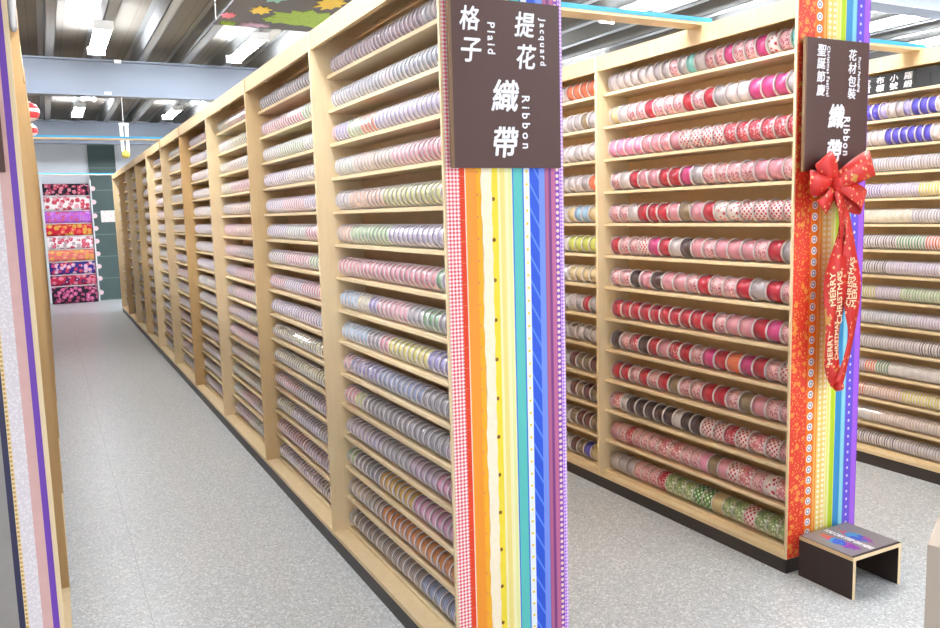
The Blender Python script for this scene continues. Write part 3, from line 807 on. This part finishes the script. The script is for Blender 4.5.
ROWS1 = [
 ([('shaded_mauve', 10), ('grey', 3)], 34), ([('slate', 11), ('grey', 2), ('slate', 8), ('pink', 2)], 34),
 ([('pink', 1), ('purple', 3), ('green', 4), ('orange', 3), ('lavender', 14), ('dark', 3)], 32),
 ([('mint', 5), ('beige', 9), ('pink', 5), ('rose', 8)], 32), ([('grey', 4), ('peach', 8), ('lime', 10), ('grey', 4)], 29),
 ([('peach', 4), ('green', 9), ('lavender', 9), ('cream', 4)], 29), ([('rose', 20), ('deepgreen', 1), ('lavender', 4)], 27),
 ([('sky', 5), ('cream', 3), ('purple', 2), ('pink', 6), ('grey', 3), ('deepgreen', 3), ('dark', 5)], 28),
 ([('sky', 6), ('dark', 3), ('rose', 2), ('yellow', 7), ('purple', 6)], 27), ([('pink', 2), ('purple', 6), ('blue', 8), ('dark', 4), ('red', 3)], 26),
 ([('rose', 3), ('lime', 2), ('black', 9), ('dark', 6), ('mauve', 4)], 26), ([('lavender', 8), ('grey', 6), ('mauve', 4), ('magenta', 6)], 26),
 ([('green', 2), ('dark', 5), ('mustard', 7), ('magenta', 8), ('sky', 1)], 25), ([('tan', 6), ('rust', 12), ('greyblue', 2)], 25),
 ([('brown', 13), ('blue', 4), ('rust', 3)], 22)]
stuff = MB(); SMATS = [NM[kx] for kx in NKEYS]+[M_RIM2]; RIMI = len(NKEYS)
def stuff_roll(key, x, y, w, z, n=20, R=None, rw=0.0035):
    R = R or RN; mi = NKEYS.index(key)
    stuff.lathe_y([(0, 0.012), (0, R), (rw, R), (rw, R-rw*1.1), (w-rw, R-rw*1.1), (w-rw, R), (w, R), (w, 0.012)], (x, y, z+R+0.0006), n,
                  [RIMI, RIMI, RIMI, mi, RIMI, RIMI, RIMI])
x1c = X1+0.070+RN+0.004
for r, (spec, n) in enumerate(ROWS1):
    z = (B1+[0.083+0.012])[r]; y1_ = 3.448; y0_ = 2.196; cols = expand(spec, n)
    pad = 0.015+0.02*random.random()
    w = math.floor((y1_-pad-y0_-0.0006*n)/n*10000)/10000
    for i, c in enumerate(cols):
        y = y1_-pad-(i+1)*(w+0.0006); ri = n-1-i
        if ri < 20:
            rib, rim = roll_mesh(c, w)
            t = thing('ribbon_roll', (x1c, y, z+0.0006), '%s ribbon roll, %s from the rainbow panel, %s shelf down' % (NC[c][2], nth(ri), ORD[r]),
                      'ribbon roll', 'narrow rolls beside the rainbow panel')
            place(rib, 'ribbon', t); place(rim, 'rim', t); place(rim, 'rim', t, (0, w-0.003, 0))
        else: stuff_roll(c, x1c, y, w, z)
# the rest of the narrow rolls: further bays of the long rack, the right rack, the left border rack
PALE = ['lavender', 'pink', 'grey', 'mint', 'beige', 'white', 'rose', 'greyblue', 'lavender', 'white', 'cream', 'mauve']
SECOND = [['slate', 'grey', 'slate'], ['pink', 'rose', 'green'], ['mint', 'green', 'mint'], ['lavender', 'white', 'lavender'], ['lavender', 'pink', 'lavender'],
          ['lavender', 'mint', 'rose'], ['grey', 'pink', 'green'], ['rose', 'lavender', 'rose'], ['lavender', 'mauve', 'greyblue'], ['olive', 'lime', 'olive'],
          ['olive', 'lime', 'olive'], ['rose', 'dark', 'mauve'], ['lime', 'lavender', 'grey'], ['rose', 'mauve', 'rose'], ['lavender', 'mauve', 'brown']]
for b in range(1, 10):
    for r in range(15):
        z = (B1+[0.095])[r]
        if b == 1: cols = SECOND[r]
        elif b == 2: cols = [random.choice(['rose', 'beige', 'peach', 'mauve', 'lime', 'brown', 'pink', 'mint']) for _ in range(3)]
        else: cols = [random.choice(PALE if r < 8 else PALE+['dark', 'brown', 'tan', 'red']) for _ in range(2)]
        n = random.choice((27, 28, 30)); pad = 0.015+0.02*random.random()
        w = (YU1[b+1]-TH-YU1[b]-pad-0.004)/n
        cl = expand([(c, random.uniform(0.6, 1.4)) for c in cols], n)
        for i in range(n):
            stuff_roll(cl[i], x1c, YU1[b+1]-TH-pad-(i+1)*w, w-0.0006, z, 18 if b < 3 else 12)
ROWS3 = {3: [('sky', 3), ('grey', 10), ('greyblue', 8)], 4: [('purple', 6), ('lavender', 6), ('yellow', 14)], 5: [('orange', 2), ('cream', 9), ('grey', 6), ('mint', 2), ('magenta', 2), ('deepgreen', 5)],
         6: [('orange', 2), ('dark', 6), ('deepgreen', 4), ('red', 2), ('dark', 9)], 7: [('dark', 5), ('lavender', 12)], 8: [('lime', 4), ('lavender', 3), ('green', 6), ('mauve', 4), ('purple', 2)],
         9: [('greyblue', 8), ('lavender', 8), ('green', 2)], 10: [('grey', 8), ('dark', 8)], 11: [('mauve', 4), ('orange', 2), ('deepgreen', 2), ('white', 10), ('green', 4), ('dark', 3)],
         12: [('orange', 4), ('peach', 6), ('yellow', 14)], 13: [('white', 6), ('beige', 12), ('pink', 9)], 14: [('dark', 9), ('grey', 9), ('mauve', 6)]}
x3n = X3+0.040+RN+0.004
for r, spec in ROWS3.items():
    z = (B3+[0.095])[r]; cl = expand(spec, 56); y = 3.24; w = 0.0168
    for c in cl:
        y -= w
        if y < 2.30: break
        stuff_roll(c, x3n, y, w-0.0004, z, 20, rw=0.0022)
xlc = XL-0.070-RN-0.004
for b in range(0, 3):
    for r in range(15):
        z = (B1+[0.095])[r]; n = 27; w = (YUL[b+1]-TH-YUL[b]-0.03)/n; c0_, c1_ = random.choice(PALE), random.choice(PALE)
        for i in range(n): stuff_roll(c0_ if i < 14 else c1_, xlc, YUL[b]+0.01+i*w, w-0.0006, z, 12)
BACK = ['rust', 'brown', 'white', 'grey', 'sky', 'lime', 'cream', 'red', 'white', 'olive', 'brown', 'tan', 'mustard']
for r in range(13):                                     # rest of the second bay of the middle rack
    z = (B2+[0.090])[r]
    for i in range(13): stuff_roll(BACK[r] if i % 3 else 'grey', x2c, 3.880+i*0.0665, 0.065, z, 20, R=0.048)
for r in range(1, 15):                                  # right rack before and beyond the part the picture shows
    z = (B3+[0.095])[r]; spec = ROWS3.get(r, [('purple', 4), ('lavender', 3), ('white', 2)])
    for ya, yb_ in ((1.03, 2.235), (3.54, 4.76)):
        n = 44; cl = expand(spec, n); w = (yb_-ya)/n
        for i in range(n): stuff_roll(cl[i], x3n, ya+i*w, w-0.0006, z, 14)
so = stuff.build('ribbon_rolls', SMATS)
uv = so.data.uv_layers.new(name='wrap')
import array
nl = len(so.data.loops); vi = array.array('i', [0])*nl; so.data.loops.foreach_get('vertex_index', vi)
co = array.array('f', [0.0])*(3*len(so.data.vertices)); so.data.vertices.foreach_get('co', co)
arr = array.array('f', [0.0])*(2*nl)
for i in range(nl):
    v_ = vi[i]; arr[2*i] = 0.0; arr[2*i+1] = co[3*v_+1]
uv.data.foreach_set('uv', arr)
tag(so, 'rows of wrapped ribbon rolls filling the further bays and the right rack', 'ribbon rolls', None, 'stuff')

# ---- black boxes with white brush characters on the right rack's top shelf
M_BLK = plain('black_card', '#15171c', 0.4)
yb = 3.255
for i, tx in enumerate([None, '金蔥', '布標', '小號', '羅緞', '絲帶', '花邊', '緞帶']):
    w = 0.082; yb -= w
    lab = ['plain black box at the far left of the top shelf of the right rack', 'black box lettered in white, next to the purple ribbon on the right rack',
           'black box with white characters, second from the purple ribbon, right rack', 'black box with white characters, third from the purple ribbon, right rack',
           'black box with white characters, fourth from the purple ribbon, right rack', 'black box on the top shelf of the right rack near the picture edge',
           'black box on the right rack top shelf just beyond the picture edge', 'black box on the right rack top shelf, last one to the right'][i]
    t = thing('black_box', (X3+0.05, yb, B3[0]+0.0006), lab, 'box', 'black boxes on the right rack')
    MB().box(0, 0.13, 0.001, w-0.001, 0, 0.098).build('box_body', M_BLK, t)
    MB().box(-0.002, 0.132, 0.0004, w-0.0004, 0.074, 0.1).build('lid', M_BLK, t)
    if tx and i < 5:
        for j, ch in enumerate(tx):
            text_into(ch, 0.036, None, parent=t, at=(-0.0022, w/2, 0.072-0.042*j), ux=(0, -1, 0), uy=(0, 0, 1), weight=0.015, sx=1.3, depth=0.001, name='lettering', shear=0.1)

# ------------------------------------------------------------------ floral fabric display on the back wall
def floral(name, base, cols, sc):
    k = NT(name, 0.75, 0.2); o = k.coords()
    v = k.voronoi(k.scaled(o, (1, 1, 1)), sc); n = k.noise(o, sc*2.5, 1)
    s = k.n('ShaderNodeSeparateColor'); k.link(v['Color'], s.inputs[0])
    d = k.math('ADD', v['Distance'], k.math('MULTIPLY', n, 0.35))
    pet = k.mix(k.math('GREATER_THAN', s.outputs[0], 0.5), cols[0], cols[1])
    c = k.mix(k.math('LESS_THAN', d, 0.70), base, pet)
    c = k.mix(k.math('LESS_THAN', d, 0.34), c, cols[2])
    return k.out(c)
FB = [('black floral', '#241c28', ('#b4415f', '#cf7f8d', '#e8b9b4')), ('white floral', '#efe6e4', ('#c8475c', '#dd9aa4', '#b02a44')), ('violet floral', '#b763cc', ('#c77fd6', '#d0608c', '#b8405a')),
      ('red and gold floral', '#c81f38', ('#d8a24a', '#dc5a50', '#f0d08a')), ('white and pink floral', '#efe2e2', ('#d0516a', '#b8a2a6', '#e08a96')), ('coral floral', '#dc7068', ('#e0a258', '#e28a7a', '#f0c890')),
      ('navy multicoloured floral', '#352a78', ('#d8a8c0', '#c84058', '#f0e0d0')), ('crimson floral', '#b82a48', ('#d87a90', '#5a2a58', '#f0c0b8')), ('black and pink floral', '#2c2230', ('#c8608e', '#a84468', '#e8a8be'))]
FZ = [0.0, 0.335, 0.545, 0.79, 1.02, 1.265, 1.50, 1.735, 2.01, 2.24]
rk = thing('fabric_stand', (0.40, 17.12, 0), 'white stand of nine shelves holding the floral fabric bolts by the back wall', 'display stand')
for sx in (-0.405, 0.415): MB().box(sx-0.012, sx+0.012, -0.14, 0.14, 0, 2.30).build('post', M_WHITE, rk)
for i in range(1, 9): MB().box(-0.392, 0.40, -0.10, 0.13, FZ[i]-0.012, FZ[i]).build('shelf', M_WHITE, rk)
for i in range(9):
    z0 = FZ[i]; hh = FZ[i+1]-FZ[i]-0.016; nm, base, cols = FB[8-i]
    t = thing('fabric_bolt', (0.40, 17.12, z0+0.002), '%s fabric bolt, %s down on the back wall stand' % (nm, ORD[8-i]), 'fabric', 'floral fabric bolts')
    prof = []
    for a in range(24):
        an = 2*PI*a/24; cc, ss = math.cos(an), math.sin(an)
        prof.append((-0.02-0.115*math.copysign(abs(cc)**0.6, cc)*(1.0 if cc > 0 else 0.95), hh/2+hh/2*math.copysign(abs(ss)**0.45, ss)))
    MB().extrude_x(prof, -0.385, 0.385).build('fabric', floral(nm.replace(' ', '_')+'_print', base, cols, 12 if i % 2 else 14), t)
    c_ = MB().tube((0.45, -0.155, hh*0.55), (0.45, -0.15, hh*0.55), 0.045, 14).build('price_tag', plain('pale_pink_card', '#e8ccd0', 0.6), t)
    MB().tube((0.30, -0.148, hh*0.9), (0.45, -0.152, hh*0.7), 0.003, 6).build('tag_string', M_WHITE, t)
sg = thing('paper_sign', (1.10, YB-0.05, 1.50), 'small white notice with pink print on the dark door', 'notice')
k = NT('pink_printed_paper', 0.7); o = k.coords(); v = k.voronoi(k.scaled(o, (1, 1, 2.5)), 22)
MB().box(-0.13, 0.13, -0.008, 0, 0, 0.22).build('sheet', k.out(k.mix(k.math('LESS_THAN', v['Distance'], 0.28), '#f0ece6', '#e2a9a6')), sg)
# red and white ornaments hanging at the left rack
M_RW = None
k = NT('red_white_ornament', 0.3, 0.5, 0.4); o = k.coords(); x_, y_, z_ = k.xyz(o)
M_RW = k.out(k.mix(k.stripe(z_, 0.07, 0.35), '#d23a40', '#f2e4e4'))
for (x, y, r, lb) in ((-0.034, 7.14, 0.0715, 'round red and white ornament on top of the left border rack'),
                      (-0.034, 8.30, 0.050, 'smaller red and white ornament behind the larger one on the left border rack')):
    t = thing('round_ornament', (x, y, ZTOP+0.0006), lb, 'ornament')
    prof = [(-r*math.cos(PI*i/12), max(0.001, r*math.sin(PI*i/12))) for i in range(13)]
    MB().lathe_z(prof, (0, 0, r), 18).build('ball', M_RW, t, True)
    MB().lathe_z([(0, 0.012), (0.012, 0.012), (0.012, 0.001)], (0, 0, 2*r-0.003), 10).build('cap', M_CHROME, t)
# white hanging pendant with yellow ball below the second roof beam
t = thing('hanging_pendant', (0.868, 10.0, 2.20), 'white two-tube hanging pendant with a small yellow ball above the far aisle', 'pendant')
for sx in (-0.028, 0.028): MB().tube((sx, 0, 0.08), (sx, 0, 0.36), 0.018, 12).build('white_tube', M_WHITE, t)
MB().box(-0.05, 0.05, -0.02, 0.02, 0.36, 0.385).build('cap', M_WHITE, t)
MB().tube((0, 0, 0.385), (0, 0, 0.665), 0.003, 6).build('cord', M_WHITE, t)
prof = [(-0.045*math.cos(PI*i/10), max(0.001, 0.045*math.sin(PI*i/10))) for i in range(11)]
MB().lathe_z(prof, (0, 0, 0.045), 14).build('yellow_ball', plain('yellow_ball_paint', '#d9c25a', 0.5), t, True)
# twin-head emergency lamps under the second roof beam
for x, lb in ((0.53, 'small white twin-head emergency lamp under the roof beam above the left aisle'), (1.675, 'small white twin-head emergency lamp under the roof beam above the long rack')):
    t = thing('emergency_lamp', (x, 10.0, 2.865), lb, 'emergency lamp', 'emergency lamps')
    MB().box(-0.03, 0.03, -0.03, 0.03, -0.045, 0).build('lamp_body', M_WHITE, t)
    for sx in (-0.055, 0.055):
        MB().tube((sx, -0.06, -0.035), (sx, 0.02, -0.035), 0.028, 12).build('lamp_head', M_WHITE, t)
        MB().tube((sx*0.4, 0, -0.03), (sx, 0, -0.03), 0.006, 6).build('arm', M_WHITE, t)
for x, z, lb in ((0.85, 3.235, 'tiny white tag on the top edge of the second roof beam'), (0.734, 2.90, 'tiny white tag on the lower edge of the second roof beam')):
    tag(MB().box(-0.035, 0.035, -0.005, 0, -0.018, 0.018).build('beam_tag', M_WHITE, None, loc=(x, 9.992 if z < 3 else 9.909, z)), lb, 'tag')

# ------------------------------------------------------------------ flat flower banner under the ceiling
bn = thing('flower_banner', (1.95, 5.70, 2.98), 'dark grey banner with cut-out green leaves and coloured flowers hung flat under the ceiling', 'banner')
MB().box(-0.68, 1.2, -1.2, 0.95, 0, 0.012).build('grey_sheet', plain('dark_grey_netting', '#5c5a5e', 0.8), bn)
for sx, sy in ((-0.66, 0.93), (1.18, 0.93), (-0.66, -1.18), (1.18, -1.18)):
    MB().tube((sx, sy, 0.012), (sx, sy, 0.44), 0.003, 6).build('hanging_cord', M_WHITE, bn)
def leafy(n, rad, cx, cy, mat, name, jag=0.35, dz=0.0):
    m = MB(); pts = []
    for i in range(n):
        a = 2*PI*i/n; rr_ = (1 if i % 2 else 1-jag)*random.uniform(0.85, 1.1)
        pts.append((cx+rad[0]*rr_*math.cos(a), cy+rad[1]*rr_*math.sin(a)))
    m.quad([(p[0], p[1], -0.003-dz) for p in reversed(pts)])
    b = len(m.v); m.quad([(p[0], p[1], 0) for p in pts])
    for i in range(n):
        j = (i+1) % n; m.quad([(pts[i][0], pts[i][1], -0.003-dz), (pts[j][0], pts[j][1], -0.003-dz), (pts[j][0], pts[j][1], 0), (pts[i][0], pts[i][1], 0)])
    return m.build(name, mat, bn)
GR = rib_noise('leaf_green_paper', '#6f9a24', '#a9bf3a', 30); YE = rib_noise('yellow_paper', '#d8b52a', '#e8cc4a', 30)
TQ = plain('aqua_paper', '#79b8b0', 0.6); PK = plain('pink_paper', '#d86f84', 0.6); LV = plain('lilac_paper', '#b99ab4', 0.6)
for li, (cx, cy, rx, ry, n, mt, nm) in enumerate(((0.06, 0.52, 0.30, 0.26, 26, GR, 'green_leaf'), (0.20, 0.66, 0.13, 0.13, 18, GR, 'green_leaf'), (-0.12, 0.62, 0.13, 0.11, 18, GR, 'green_leaf'), (-0.32, 0.38, 0.085, 0.13, 16, YE, 'yellow_flower'), (0.09, 0.02, 0.11, 0.19, 18, YE, 'yellow_flower'),
        (-0.30, -0.02, 0.10, 0.16, 16, TQ, 'aqua_flower'), (-0.50, 0.60, 0.055, 0.09, 14, PK, 'pink_flower'), (0.30, 0.40, 0.06, 0.09, 14, PK, 'pink_flower'), (-0.26, 0.84, 0.12, 0.07, 16, LV, 'lilac_flower'),
        (0.45, 0.0, 0.09, 0.16, 16, YE, 'yellow_flower'), (-0.46, 0.85, 0.06, 0.05, 12, GR, 'green_leaf'))):
    leafy(n, (rx, ry), cx-(0.13 if cx < 0.25 else 0.05), cy, mt, nm, 0.35 if nm != 'green_leaf' else 0.2, 0.0007*li)

# ------------------------------------------------------------------ carton in the lower right corner
bx_ = thing('cardboard_carton', (1.66, 1.07, 0), 'pale beige cardboard carton cut off by the lower right corner of the picture', 'carton')
bx_.rotation_euler = (0, 0, math.radians(27))
k = NT('beige_cardboard', 0.8, 0.2); o = k.coords()
M_CARD = k.out(k.mix(k.noise(o, 8), '#b5a596', '#c2b3a4'))
MB().box(0, 0.40, -0.30, 0, 0, 0.745).build('carton_body', M_CARD, bx_)
MB().box(0, 0.40, -0.148, 0, 0.745, 0.750).build('flap', M_CARD, bx_)
MB().box(0, 0.40, -0.30, -0.152, 0.745, 0.750).build('flap', M_CARD, bx_)
